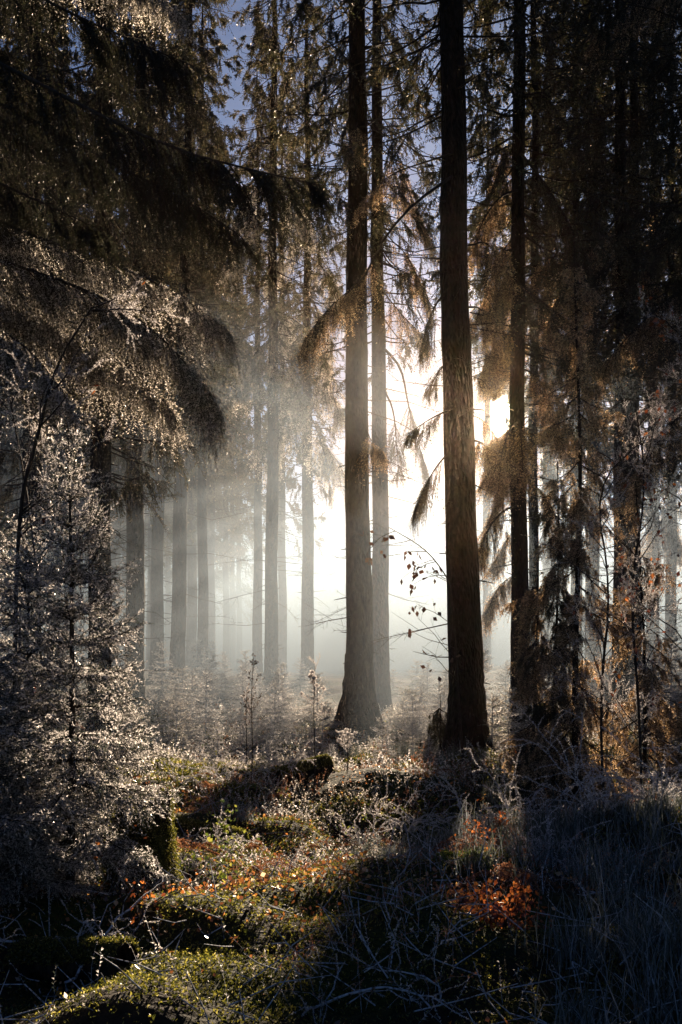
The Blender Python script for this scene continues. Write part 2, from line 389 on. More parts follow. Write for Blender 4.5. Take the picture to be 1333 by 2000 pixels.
# the deeper wood
def deeper():
    rng = np.random.RandomState(77)
    tm = [trunk_mesh('trunk', 28, .22, .2, 400+i, n=12) for i in range(3)]
    placed = []
    tries = 0
    while len(placed) < 72 and tries < 4000:
        tries += 1
        Y = rng.uniform(40, 88); x = rng.uniform(-.36, .42)*Y
        px = CX+x/Y*F
        if 565 < px < 885: continue
        if 895 < px < 1065: continue
        if x > -7 and Y > 54: continue
        if x > -7 and rng.rand() < .35: continue
        if 430 < px < 625 and (Y < 46 or rng.rand() < .35): continue
        if any((x-a)**2+(Y-b)**2 < 2.6**2 for a, b in placed): continue
        placed.append((x, Y))
        k = rng.choice(['farE', 'farF', 'farE'])
        side = 'left' if px < 480 else ('right' if px > 885 else 'mid')
        lab = {'left': 'misty spruce deep in the wood on the left', 'right': 'hazy spruce deep in the wood on the right', 'mid': 'faint far spruce across the bright clearing'}[side]
        spruce(px, Y, 10, k, lab, 'distant spruces, '+side, H=28, seed=int(rng.randint(1000)), shared=tm[len(placed) % 3], zoff=rng.uniform(-1.5, 2.5) if x < -7 else rng.uniform(1.5, 5))
deeper()


# ------------------------------------------------------------------ boughs that belong to particular trees
def add_bough(tree, pts, width, ns, slen, K=20, nl=.032, nw=.013, mat='needle', r0=.02, start=.2, seed=0, core=.003, label=None):
    rng = np.random.RandomState(seed+900)
    t = TR[tree]; bpy.context.view_layer.update()
    inv = t.matrix_world.inverted()
    ax = np.array([tuple(inv @ Vector(at(*p))) for p in pts])
    # smooth the polyline
    for _ in range(2):
        m = .75*ax[:-1]+.25*ax[1:]; n = .25*ax[:-1]+.75*ax[1:]
        ax = np.concatenate([ax[:1], np.stack([m, n], 1).reshape(-1, 3), ax[-1:]])
    if nl < .033: ns = int(ns*(.5 if mat == 'dark' else .85)); slen *= (1 if mat == 'dark' else 1.25)
    else: K = int(K*.62); width *= 1.8; nw *= .85
    g = Geo(); bough(g, ax, width, ns, slen, K, nl, nw, rng, r0=r0, start=start, core=core)
    o = g.obj('bough', [M[mat], M['twig']], t)
    if label: o['label'] = label
    return o
# the dark tier hanging into the frame from the left
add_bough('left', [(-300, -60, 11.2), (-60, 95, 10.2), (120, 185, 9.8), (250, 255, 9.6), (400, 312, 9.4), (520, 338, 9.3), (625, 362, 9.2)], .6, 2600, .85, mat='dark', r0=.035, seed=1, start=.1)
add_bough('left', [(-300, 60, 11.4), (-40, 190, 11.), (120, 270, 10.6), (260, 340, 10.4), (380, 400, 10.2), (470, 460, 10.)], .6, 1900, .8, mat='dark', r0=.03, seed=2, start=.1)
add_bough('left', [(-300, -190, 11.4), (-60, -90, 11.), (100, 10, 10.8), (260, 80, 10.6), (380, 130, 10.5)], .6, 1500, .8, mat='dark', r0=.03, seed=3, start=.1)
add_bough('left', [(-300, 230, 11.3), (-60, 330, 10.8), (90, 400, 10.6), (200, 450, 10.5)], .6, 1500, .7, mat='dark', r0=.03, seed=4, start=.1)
# pale sunlit tiers below it
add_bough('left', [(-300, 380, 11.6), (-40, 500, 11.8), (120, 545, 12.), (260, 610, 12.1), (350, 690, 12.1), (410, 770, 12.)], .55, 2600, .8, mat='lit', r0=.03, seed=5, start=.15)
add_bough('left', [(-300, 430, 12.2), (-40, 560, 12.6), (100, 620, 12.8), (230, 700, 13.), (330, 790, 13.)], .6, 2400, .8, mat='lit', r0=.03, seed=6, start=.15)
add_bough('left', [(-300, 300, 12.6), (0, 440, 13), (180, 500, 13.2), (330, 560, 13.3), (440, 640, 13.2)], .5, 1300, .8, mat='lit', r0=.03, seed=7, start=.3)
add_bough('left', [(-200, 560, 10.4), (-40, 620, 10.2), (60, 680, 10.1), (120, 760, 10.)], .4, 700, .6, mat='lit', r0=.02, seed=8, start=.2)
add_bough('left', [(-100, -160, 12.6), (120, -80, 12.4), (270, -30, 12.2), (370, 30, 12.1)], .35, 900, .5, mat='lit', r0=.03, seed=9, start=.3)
# boughs in the middle of the wood
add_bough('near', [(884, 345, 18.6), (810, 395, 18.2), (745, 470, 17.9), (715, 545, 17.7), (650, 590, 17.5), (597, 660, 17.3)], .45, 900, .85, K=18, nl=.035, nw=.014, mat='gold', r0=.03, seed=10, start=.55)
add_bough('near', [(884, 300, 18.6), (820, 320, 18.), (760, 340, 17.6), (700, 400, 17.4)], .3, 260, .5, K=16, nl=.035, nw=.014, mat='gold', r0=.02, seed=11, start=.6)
add_bough('near', [(880, 560, 18.6), (845, 600, 18.8), (820, 690, 18.9)], .3, 220, .6, K=16, nl=.035, nw=.014, r0=.02, seed=12)
add_bough('near', [(880, 800, 18.6), (845, 815, 18.4), (800, 845, 18.3)], .3, 200, .5, K=16, nl=.035, nw=.014, r0=.018, seed=13)
add_bough('near', [(880, 880, 18.7), (845, 920, 18.5), (815, 985, 18.4)], .35, 330, .7, K=16, nl=.035, nw=.014, r0=.018, seed=14)
add_bough('near', [(880, 700, 18.8), (860, 720, 19.2), (840, 760, 19.4)], .3, 180, .5, K=16, nl=.035, nw=.014, r0=.018, seed=15)
add_bough('mid', [(716, 838, 23.7), (728, 868, 23.2), (748, 880, 22.9)], .22, 330, .75, K=18, nl=.04, nw=.018, mat='gold', r0=.014, seed=16)
add_bough('mid', [(698, 240, 23.7), (696, 262, 23.2), (697, 290, 22.9)], .2, 260, .6, K=18, nl=.04, nw=.018, mat='gold', r0=.014, seed=17)
add_bough('mid2', [(750, 680, 29.7), (785, 715, 29.4), (797, 790, 29.2), (815, 860, 29.), (832, 910, 29.)], .5, 330, 1., K=16, nl=.05, nw=.02, r0=.04, seed=18, start=.5)
add_bough('mid2', [(750, 760, 29.7), (770, 800, 29.4), (775, 870, 29.2), (780, 930, 29.)], .4, 260, .9, K=16, nl=.05, nw=.02, r0=.03, seed=19, start=.4)
add_bough('t601', [(600, 560, 41.5), (625, 620, 40.5), (640, 700, 40), (645, 740, 40)], .8, 360, 1.3, K=16, nl=.08, nw=.04, mat='lit', r0=.03, seed=20)
add_bough('t601', [(600, 800, 41.5), (625, 850, 40.5), (640, 910, 40), (645, 950, 40)], .7, 300, 1.1, K=16, nl=.08, nw=.04, mat='lit', r0=.03, seed=21)
add_bough('t601', [(600, 730, 41.5), (570, 780, 40.5), (545, 850, 40), (500, 880, 40)], .8, 360, 1.3, K=16, nl=.08, nw=.04, mat='lit', r0=.03, seed=22)
for i, q in enumerate([[(922, 735, 18.7), (945, 742, 18.9), (966, 775, 19.1)], [(925, 812, 18.7), (948, 822, 18.9), (972, 858, 19.1)], [(925, 690, 18.7), (950, 690, 18.9), (972, 722, 19.1)], [(1002, 742, 21.2), (990, 742, 21), (975, 760, 20.9)]]):
    add_bough('near' if i < 3 else 'sunT', q, .12, 70, .34, K=14, nl=.034, nw=.013, mat='gold', r0=.008, seed=460+i, start=.2)
# sunlit sprays on the misty trunks left of the centre
_rl = np.random.RandomState(15)
for i in range(20):
    if i % 5 in (1, 3): continue
    k, x0, Y = [('t531', 532, 37.6), ('t601', 600, 41.6)][i % 2]; sg = 1 if (i//2) % 2 else -1
    py = 380+i*27+_rl.uniform(-20, 20); ln = _rl.uniform(50, 115)*sg
    add_bough(k, [(x0, py-55, Y), (x0+ln*.35, py-40, Y-.7), (x0+ln*.75, py-5, Y-1.3), (x0+ln, py+45, Y-1.7)], .8, 420, 1.15, K=20, nl=.07, nw=.034, mat='lit', r0=.025, seed=400+i, start=.25)
for i, (xa, ya, xb, yb) in enumerate([(800, 500, 835, 590), (790, 620, 830, 660), (805, 400, 850, 480), (780, 330, 820, 420)]):
    add_bough('mid2', [(742, ya-60, 29.8), (765, ya-30, 29.4), (xa, ya, 29), (xb, yb, 28.8)], .6, 380, .9, K=18, nl=.05, nw=.022, mat='gold', r0=.02, seed=430+i, start=.3)
# right hand curtains
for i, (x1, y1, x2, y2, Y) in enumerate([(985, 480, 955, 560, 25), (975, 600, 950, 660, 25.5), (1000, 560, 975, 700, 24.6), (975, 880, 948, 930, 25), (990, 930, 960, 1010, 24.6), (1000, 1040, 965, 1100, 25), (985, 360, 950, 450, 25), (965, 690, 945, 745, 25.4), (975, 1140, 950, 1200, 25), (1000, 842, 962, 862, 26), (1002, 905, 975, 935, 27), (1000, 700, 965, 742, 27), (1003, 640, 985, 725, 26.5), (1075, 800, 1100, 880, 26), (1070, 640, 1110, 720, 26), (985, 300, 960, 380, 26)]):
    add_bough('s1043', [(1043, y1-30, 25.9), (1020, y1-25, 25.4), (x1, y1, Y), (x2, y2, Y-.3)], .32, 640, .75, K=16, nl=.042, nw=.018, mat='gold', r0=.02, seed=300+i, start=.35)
_rb = np.random.RandomState(12)
for i in range(16):
    px = _rb.uniform(935, 1230); py = _rb.uniform(330, 1080)
    if math.hypot(px+15-985, py+50-800) < 115: continue
    k = ['sunT', 'rp', 'pale'][i % 3]; Y = [21.5, 24.5, 44][i % 3]; f = Y/22
    x0 = {'sunT': 1012, 'rp': 1214, 'pale': 1276}[k]
    if k == 'pale': px = _rb.uniform(1180, 1333)
    add_bough(k, [(x0, py-60, Y-.2), ((x0+px)/2, py-50, Y-.6), (px, py, Y-.9), (px+(px-x0)*.15, py+50, Y-1)], .3*f, 420, .75*f, K=16, nl=.04*f, nw=.018*f, mat='gold', r0=.025*f, seed=200+i)
add_bough('sunT', [(1012, 640, 21.3), (985, 655, 21), (955, 690, 20.8), (945, 730, 20.8)], .25, 330, .45, K=18, nl=.04, nw=.018, mat='gold', r0=.02, seed=43)
add_bough('near', [(915, 600, 18.9), (940, 600, 19.6), (965, 640, 20.2), (975, 690, 20.4)], .3, 400, .5, K=18, nl=.04, nw=.018, mat='gold', r0=.02, seed=44)
add_bough('near', [(925, 860, 18.9), (945, 865, 19.6), (965, 890, 20.2), (985, 950, 20.4)], .3, 400, .6, K=18, nl=.04, nw=.018, mat='gold', r0=.02, seed=45)
add_bough('near', [(915, 480, 18.9), (950, 470, 19.6), (975, 500, 20.2), (985, 560, 20.4)], .3, 400, .7, K=18, nl=.04, nw=.018, mat='gold', r0=.02, seed=46)
add_bough('sunT', [(1020, 720, 21.3), (1045, 730, 21.6), (1070, 770, 21.8), (1085, 830, 21.8)], .3, 400, .8, K=18, nl=.04, nw=.018, mat='gold', r0=.02, seed=47)
add_bough('sunT', [(1020, 940, 21.3), (1050, 950, 21.6), (1080, 990, 21.8), (1095, 1050, 21.8)], .3, 300, .7, K=18, nl=.04, nw=.018, mat='gold', r0=.02, seed=48)
add_bough('sunT', [(1010, 520, 21.3), (985, 550, 21), (960, 600, 20.8), (948, 640, 20.8)], .3, 420, .8, K=18, nl=.04, nw=.018, mat='gold', r0=.02, seed=23)
add_bough('sunT', [(1010, 860, 21.3), (985, 880, 21.2), (962, 910, 21.1), (950, 940, 21.)], .25, 300, .7, K=18, nl=.04, nw=.018, mat='gold', r0=.02, seed=24)
add_bough('sunT', [(1018, 300, 21.3), (1060, 350, 21), (1110, 430, 20.8), (1150, 520, 20.8)], .6, 900, 1., K=20, nl=.04, nw=.018, r0=.03, seed=25)
add_bough('sunT', [(1018, 560, 21.3), (1060, 590, 21.6), (1120, 640, 21.8), (1170, 700, 21.8)], .6, 700, .9, K=20, nl=.04, nw=.018, mat='gold', r0=.03, seed=26)
add_bough('rp', [(1214, 480, 23.7), (1260, 520, 23), (1310, 600, 22.8), (1350, 690, 22.8)], .6, 800, .9, K=20, nl=.04, nw=.018, mat='gold', r0=.03, seed=27)
add_bough('rp', [(1214, 420, 23.7), (1160, 470, 23), (1110, 550, 22.8), (1080, 600, 22.8)], .6, 800, .9, K=20, nl=.04, nw=.018, mat='gold', r0=.03, seed=28)
add_bough('rb', [(1400, 520, 20.8), (1340, 560, 20), (1260, 620, 19.6), (1190, 700, 19.4)], .7, 900, .8, K=20, nl=.04, nw=.018, mat='gold', r0=.03, seed=29)
add_bough('rb', [(1400, 760, 20.8), (1350, 790, 20), (1290, 850, 19.6), (1250, 930, 19.4)], .7, 800, .8, K=20, nl=.04, nw=.018, mat='gold', r0=.03, seed=30)
add_bough('rb', [(1400, -100, 20.8), (1340, -60, 20), (1240, 0, 19.4), (1170, 60, 19.2)], .6, 900, .9, K=20, nl=.04, nw=.018, mat='gold', r0=.03, seed=31)

# ------------------------------------------------------------------ twigs, leaves, young spruces
def leaf_quads(g, P, size, rng, mat=2, hang=.5, rnd=None):
    P = np.asarray(P, float).reshape(-1, 3); N = len(P)
    if N == 0: return
    d = rng.normal(size=(N, 3)); d[:, 2] -= hang*2; d = nrm(d)
    s = nrm(np.cross(d, rng.normal(size=(N, 3)))); n = np.cross(d, s)
    L = size*rng.uniform(.6, 1.3, (N, 1)); W = L*rng.uniform(.28, .4, (N, 1)); c = L*rng.uniform(-.15, .15, (N, 1))
    v = np.stack([P, P+d*L*.45+s*W+n*c, P+d*L, P+d*L*.45-s*W+n*c], 1).reshape(-1, 3)
    q = np.arange(N)[:, None]*4
    f = np.concatenate([q+np.array([[0, 1, 2]]), q+np.array([[0, 2, 3]])])
    r = rng.rand(N) if rnd is None else np.broadcast_to(rnd, (N,))
    g.add(v, f, np.concatenate([r, r]), mat)

def grow(g, p, d, L, r, depth, rng, tips, up=.1, kids=(4, 7), ang=.75, kl=.55, mat=1, nseg=5, bend=.16, flat=None):
    p = np.array(p, float); d = nrm(np.array(d, float)); pts = [p]; ds = [d]
    for k in range(nseg):
        d = nrm(d + rng.normal(size=3)*bend + np.array([0, 0, up])); p = p + d*L/nseg; pts.append(p); ds.append(d)
    rr = r*np.linspace(1, .35, nseg+1)
    prisms(g, pts[:-1], pts[1:], rr[:-1], rr[1:], 5 if depth > 1 else 3, mat, rng.rand())
    if depth == 0:
        tips.append(pts[-1]); tips.append(pts[-2]); return
    for _ in range(rng.randint(*kids)):
        t = rng.uniform(.2, 1)*nseg; i = min(int(t), nseg-1); q = pts[i]+(pts[i+1]-pts[i])*(t-i)
        e = ds[i]; n = rng.normal(size=3)
        if flat is not None: n = n*flat
        n = nrm(n - e*(n@e)); dd = e*math.cos(ang)+n*math.sin(ang)
        grow(g, q, dd, L*kl*rng.uniform(.5, 1.1)*(1.15-.5*t/nseg), r*.5*(1-.4*t/nseg), depth-1, rng, tips, up, kids, ang, kl, mat, max(3, nseg-1), bend, flat)
    tips.append(pts[-1])

def hoar(g, rng, per_m=260, size=.011, w=.003, mat=1, cap=60000, bias=(0, 0, 0)):
    """hoar frost: tiny ice needles standing off every twig in g"""
    A = np.concatenate([a for a, b in g.rec]); B = np.concatenate([b for a, b in g.rec])
    L = np.linalg.norm(B-A, axis=1); n = int(min(cap, L.sum()*per_m))
    if n < 1: return
    i = rng.choice(len(L), n, p=L/L.sum()); P = A[i]+(B[i]-A[i])*rng.rand(n, 1); T = nrm(B[i]-A[i])
    N = nrm(perp(T, rng)+np.array(bias)); l = size*rng.uniform(.4, 1.3, (n, 1))
    v = np.stack([P-T*w, P+T*w, P+N*l+T*rng.normal(size=(n, 1))*.3*l], 1).reshape(-1, 3)
    g.add(v, np.arange(n*3).reshape(-1, 3), rng.rand(n), mat)

def young_mesh(seed, h, r, nl, nw, dz=.12, tw=.045, K=16, z0=.12, droop=.35, thin=0., per=(5, 7), sub=True, core=.003):
    rng = np.random.RandomState(seed); g = Geo()
    zs = np.linspace(0, h, 14)
    bendx = .03*h*np.sin(zs/h*2+seed)*.6
    prisms(g, np.stack([bendx[:-1], 0*zs[:-1], zs[:-1]], 1), np.stack([bendx[1:], 0*zs[1:], zs[1:]], 1), .012*h*(1-zs[:-1]/h)+.004, .012*h*(1-zs[1:]/h)+.003, 6, 1)
    P0 = []; D = []; LL = []; DR = []
    z = z0*h
    while z < h*.985:
        f = z/h
        for _ in range(rng.randint(*per)):
            if rng.rand() < thin*(1-f): continue
            a = rng.uniform(0, 6.283); L = r*(1-f)**.8*rng.uniform(.65, 1.1)+.07*h/2
            el = -.15+1.0*f**1.5+rng.uniform(-.12, .12)
            d = np.array([math.cos(a)*math.cos(el), math.sin(a)*math.cos(el), math.sin(el)])
            n = 7; s = np.linspace(0, 1, n)[:, None]
            ax = np.array([np.interp(z, zs, bendx), 0, z]) + d*s*L + np.array([0, 0, -1.])*(s**1.5)*L*droop*(1-f) + np.array([0, 0, 1.])*(s**3)*L*.18
            rr = (.004+.006*L)*(1-.75*s[:, 0])
            prisms(g, ax[:-1], ax[1:], rr[:-1], rr[1:], 4, 1)
            P0.append(ax[0]); D.append(ax[-1]-ax[0]); LL.append(L*.98); DR.append(0.02)
            m = max(2, int(L/tw))
            for k in range(m):
                t = .12+.88*(k+rng.rand())/m
                q = ax[0]+(np.array([np.interp(t, s[:, 0], ax[:, c]) for c in range(3)])-ax[0])
                T = nrm(ax[min(n-1, int(t*(n-1))+1)]-ax[int(t*(n-1))]) if t < 1 else d
                S = nrm(np.cross(T, [0, 0, 1.]))*(1 if k % 2 else -1)
                tl = (.10+.42*L*(1-t))*rng.uniform(.6, 1.15)
                dd = nrm(T*.75+S*.75+rng.normal(size=3)*.12)
                P0.append(q); D.append(dd); LL.append(tl); DR.append(rng.uniform(.1, .45))
                if sub and tl > .16:
                    for j in range(int(tl/.06)):
                        u = rng.uniform(.2, .95); q2 = q+dd*tl*u+np.array([0, 0, -.2*u*u*tl])
                        P0.append(q2); D.append(nrm(dd*.7+nrm(np.cross(dd, [0, 0, 1.]))*(1 if j % 2 else -1)*.7+rng.normal(size=3)*.15+np.array([0, 0, -.25]))); LL.append(tl*.42*rng.uniform(.5, 1.1)); DR.append(.35)
        z += dz*rng.uniform(.75, 1.25)*(1 if f < .7 else .8)
    P0 = np.array(P0); D = np.array(D); LL = np.array(LL); DR = np.array(DR)
    bins = np.digitize(LL, [.08, .16, .3, .6])
    for bb in range(5):
        k = bins == bb
        if k.any():
            Kb = max(4, int(K*[.06, .12, .23, .45, .9][bb]/.12))
            strands(g, P0[k], D[k], LL[k], DR[k], Kb, nl, nw, rng, core=core, spread=.85, fwd=.75)
    return g
def young(g_or_me, name, loc, label, cat, group=None, rz=0, sc=1, mats=None):
    t = thing(name, label, cat, loc, (0, 0, rz), group); t.scale = (sc, sc, sc) if np.isscalar(sc) else sc
    link('foliage', g_or_me, t)
    return t
YM = {
 'A': young_mesh(51, 3.15, 1.05, .026, .010, dz=.19, tw=.038, K=15, per=(6, 9)).mesh('foliage', [M['frost'], M['twig']]),
 'B': young_mesh(52, 2.7, 1.15, .026, .010, dz=.18, tw=.038, K=15, thin=.1, per=(6, 9)).mesh('foliage', [M['frost'], M['twig']]),
}
for i in range(4):
    YM['s%d' % i] = young_mesh(60+i, [1.0, .8, 1.2, .6][i], [.5, .5, .45, .4][i], .02, .009, dz=.09, tw=.05, K=12, z0=.05).mesh('foliage', [M['lit' if i % 2 else 'frost'], M['frosttwig']])
def ground_at(px, Y): x = (px-CX)/F*Y; return (x, Y, float(gz(x, Y)))
young(YM['A'], 'young_spruce', ground_at(128, 6.9), 'frosted young spruce with a bare pointed tip, tallest of the young spruces at left', 'young spruce', rz=.4, sc=(.72, .72, .90))
young(YM['B'], 'young_spruce', ground_at(-105, 6.4), 'wide frosty young spruce cut off by the left border, low dense branches', 'young spruce', rz=2.1, sc=.85)
young(YM['B'], 'young_spruce', ground_at(55, 7.6), 'bushy frosted young spruce whose long low branch points right into the clearing', 'young spruce', rz=4.4, sc=.80)
young(YM['A'], 'young_spruce', ground_at(40, 9.5), 'young spruce filling the gap behind the twiggy sapling at left', 'young spruce', rz=5.0, sc=.85)
young(YM['A'], 'young_spruce', ground_at(222, 8.4), 'slender frosted young spruce at the right end of the left-hand group, beside the misty trunks', 'young spruce', rz=3.3, sc=(.48, .48, .66))
young(YM['B'], 'young_spruce', ground_at(30, 6.7), 'low frosted spruce bush in front of the tall young spruce at left', 'young spruce', rz=1.0, sc=.5)

def row():
    rng = np.random.RandomState(8); spots = []
    T = 0
    while len(spots) < 120 and T < 3000:
        T += 1
        Y = rng.choice([rng.uniform(17.5, 25), rng.uniform(24, 40)])
        px = rng.choice([rng.uniform(300, 660), rng.uniform(330, 560), rng.uniform(745, 880), rng.uniform(935, 1333)])
        x = (px-CX)/F*Y
        if any((x-a)**2+(Y-b)**2 < .4**2 for a, b, _ in spots): continue
        spots.append((x, Y, px))
    for i, (x, Y, px) in enumerate(spots):
        side = 'left of the central flared trunk' if px < 670 else ('right of the central flared trunk' if px < 900 else 'behind the thick trunks at right')
        young(YM['s%d' % rng.randint(4)], 'spruce_seedling', (x, Y, float(gz(x, Y))-.03), 'small frosted spruce seedling glowing in the mist '+side, 'seedling', 'spruce seedlings '+side, rz=rng.uniform(0, 6), sc=(rng.uniform(.5, .85) if Y < 22 else rng.uniform(.8, 1.25)) if px < 900 else rng.uniform(.9, 1.6))
row()

# thin young spruce on the right, drooping skirts
def thin_spruce(px, Y, ptop_y, r, seed, label, rad_px, lean=0, thin=.35, mat='needle', ns=50):
    rng = np.random.RandomState(seed); b = ground_at(px, Y); top = CAMZ+(HY-ptop_y)/F*Y-b[2]
    t = thing('young_spruce', label, 'young spruce', b, (0, lean, 0))
    g = Geo(); zs = np.linspace(-.1, top, 22)
    pts = np.stack([.03*np.sin(zs*1.1+seed), .03*np.cos(zs*.9), zs], 1)
    poly_tube(g, pts, r*(1-.8*np.clip(zs, 0, top)/top), 7, 0)
    g.obj('trunk', [M['bark']], t, True)
    g = Geo(); z = .35; R = rad_px/F*Y
    while z < top*.97:
        f = z/top
        for _ in range(4):
            if rng.rand() < thin*(.4+f): continue
            a = rng.uniform(0, 6.283); L = R*(1-f)**.6*rng.uniform(.5, 1.1)
            d = np.array([math.cos(a), math.sin(a), 0]); s = np.linspace(0, 1, 6)[:, None]
            ax = np.array([0, 0, z])+d*s*L+np.array([0, 0, 1.])*(-.75*s+.25*s*s)*L+rng.normal(size=(6, 3))*.015*s
            bough(g, ax, .42*L, int(ns*(.3+L/R)), .36, 11, .03, .012, rng, r0=.010, core=.002, start=.12)
        z += .2*rng.uniform(.7, 1.3)
    g.obj('crown', [M[mat], M['twig']], t)
thin_spruce(1128, 14.0, 470, .045, 3, 'tall thin young spruce with drooping dark skirts beside the overlapping pair', 165, mat='gold', ns=120)
thin_spruce(1086, 14.6, 900, .03, 4, 'short dark young spruce close left of the tall thin one', 120, mat='needle', ns=120, thin=.2)
thin_spruce(1046, 16.8, 1120, .03, 5, 'dark bushy young spruce hiding the foot of the trunk beside the sun', 72, mat='gold', ns=120, thin=.1)
thin_spruce(1262, 15.5, 940, .03, 6, 'thin leaning young spruce stem near the right border', 130, mat='gold', ns=90, thin=.5, lean=-.03)
thin_spruce(858, 19.5, 1355, .02, 7, 'small dark young spruce at the left foot of the thick front trunk', 75, mat='needle', ns=60, thin=0)

# deciduous saplings
def sapling(name, label, cat, base, path, r, depth, seed, nb, bl, mat='frosttwig', leaves=0, lsize=.05, lmat='leaf', ang=.8, up=.05, dirx=None, kids=(4, 7), tipleaf=.0, flat=None):
    rng = np.random.RandomState(seed); g = Geo(); tips = []
    base = np.array(base, float); pts = np.array(path, float)-base
    for _ in range(2):
        m = .75*pts[:-1]+.25*pts[1:]; n = .25*pts[:-1]+.75*pts[1:]
        pts = np.concatenate([pts[:1], np.stack([m, n], 1).reshape(-1, 3), pts[-1:]])
    poly_tube(g, pts, r*np.linspace(1, .25, len(pts)), 6, 0)
    for k in range(nb):
        t = rng.uniform(.18, 1)*(len(pts)-1); i = min(int(t), len(pts)-2); q = pts[i]+(pts[i+1]-pts[i])*(t-i)
        e = nrm(pts[i+1]-pts[i]); n = rng.normal(size=3)
        if dirx is not None: n = n+np.array(dirx)
        n = nrm(n-e*(n@e)); dd = e*math.cos(ang)+n*math.sin(ang)
        grow(g, q, dd, bl*rng.uniform(.5, 1.1)*(1.1-.5*t/len(pts)), r*.35, depth, rng, tips, up, kids, mat=0, bend=.14, flat=flat)
    t = thing(name, label, cat, base)
    if mat == 'frosttwig': hoar(g, rng)
    g.obj('stems', [M['twig'], M['ice']], t)
    if leaves:
        g2 = Geo(); tp = np.array(tips); idx = rng.randint(0, len(tp), leaves)
        leaf_quads(g2, tp[idx]+rng.normal(size=(leaves, 3))*.01, lsize, rng, mat=0)
        g2.obj('leaves', [M[lmat]], t)
    return t
b = ground_at(25, 8.2)
sapling('bare_sapling', 'dark bare sapling with twigs fanning up in front of the pale boughs at left', 'sapling', b, [b, at(30, 1250, 8.2), at(38, 980, 8.2), at(75, 850, 8.1), at(105, 720, 8.), at(180, 600, 8.)], .022, 2, 21, 16, .9, dirx=(.9, 0, .2), leaves=10, kids=(4, 7))
b = ground_at(90, 9.3)
sapling('bare_sapling', 'second bare sapling with long frosty twigs reaching right over the young spruce', 'sapling', b, [b, at(80, 1200, 9.2), at(60, 1000, 9.1), at(20, 780, 9.)], .016, 2, 22, 14, 1.0, dirx=(1.3, 0, 0), kids=(3, 6), up=-.02)
for i, (px, Y, hpx, sd, lab) in enumerate([(1255, 12.0, 780, 31, 'frosted beech sapling with orange leaves left of the right border'), (1345, 11.0, 640, 32, 'frosted beech sapling with many orange leaves cut by the right border'), (1180, 12.8, 860, 33, 'young beech with curved dark stem crossing the tall thin spruce')]):
    b = ground_at(px, Y)
    sapling('beech_sapling', lab, 'sapling', b, [b, at(px-8, 1350, Y), at(px-25+20*i, 1150, Y), at(px+10-30*(i == 2), 950, Y), at(px-15+90*(i == 2), hpx, Y)], .02, 2, sd, 22, 1.0, leaves=[130, 200, 50][i], lsize=.055, kids=(4, 8))
# slim twigs with hanging dark leaves, left of the thick trunk
b = ground_at(905, 17.2)
t = sapling('beech_sapling', 'slim beech with dark hanging leaves silhouetted left of the thick front trunk', 'sapling', b, [b, at(895, 1350, 17.2), at(890, 1250, 17.2), at(882, 1150, 17.), at(870, 1120, 17.), at(830, 1070, 17.), at(760, 1030, 17.)], .02, 2, 41, 12, .9, mat='twig', dirx=(-2.2, 0, 0), leaves=75, lsize=.10, lmat='darkleaf', kids=(3, 5), up=-.01)
# tall weeds in the clearing
for i, (px, Y, pt, lab) in enumerate([(491, 14.0, 1305, 'dark dry weed stalk with small seed heads standing in the clearing'), (613, 13.6, 1300, 'dry weed stalk topped with frosted umbels beside the central trunk'), (678, 15.0, 1440, 'short frosted flower stalk in front of the flared trunk base'), (480, 17.0, 1345, 'thin frosted weed stalk behind the dark seed head stalk')]):
    b = ground_at(px, Y); rng = np.random.RandomState(70+i)
    g = Geo(); tips = []; top = at(px+3, pt, Y)-np.array(b)
    pts = np.array([(0, 0, 0), top*.35+[.01, 0, 0], top*.7-[.012, 0, 0], top])
    poly_tube(g, pts, [.008, .007, .005, .003], 5, 0)
    for k in range(9):
        f = rng.uniform(.55, 1); q = top*f; n = rng.normal(size=3); n[2] = abs(n[2])+1.2
        grow(g, q, n, .22*(1.3-f*.5), .003, 1, rng, tips, .1, (3, 6), mat=0)
    t = thing('weed_stalk', lab, 'weed', b)
    if i: hoar(g, rng, 400, .012)
    tp = np.array(tips)
    if i not in (1, 2): leaf_quads(g, np.repeat(tp, 3, 0), .022, rng, mat=2)
    g.obj('stem', [M['twig'], M['ice'], M['darkleaf']], t)
    if i in (1, 2):
        for q in tp[rng.permutation(len(tp))[:12]]:
            g2 = Geo(); n = 70; dd = rng.normal(size=(n, 3)); dd[:, 2] = np.abs(dd[:, 2])
            leaf_quads(g2, q+nrm(dd)*.03*rng.uniform(.3, 1, (n, 1)), .02, rng, mat=0, hang=0)
            g2.obj('flower_head', [M['umbel']], t)

# brambles and small shrubs
def bramble(px, Y, n, L, seed, label, mat='frosttwig', leaves=0, lmat='green', name='bramble', r=.005, up=-.12, cat='bramble', lsize=.03, kids=(4, 8), group=None, el=1.2, depth=1):
    rng = np.random.RandomState(seed); b = ground_at(px, Y); g = Geo(); tips = []
    for k in range(n):
        a = rng.uniform(0, 6.283); d = (math.cos(a), math.sin(a), rng.uniform(.5, 1.)*el*1.4)
        grow(g, (0, 0, -.02), d, L*rng.uniform(.5, 1.1), r, depth, rng, tips, up, kids, mat=0, kl=.35, nseg=9, bend=.2)
    t = thing(name, label, cat, b, group=group)
    if mat == 'frosttwig': hoar(g, rng, 330, .012)
    g.obj('canes', [M[mat], M['ice']], t)
    if leaves:
        g2 = Geo(); tp = np.array(tips); idx = rng.randint(0, len(tp), leaves)
        leaf_quads(g2, tp[idx]+rng.normal(size=(leaves, 3))*.03, lsize, rng, mat=0); g2.obj('leaves', [M[lmat]], t)
bramble(945, 10.6, 16, 1.3, 81, 'tall white frosted bramble catching the light below the thick front trunk', leaves=40, lmat='leaf')
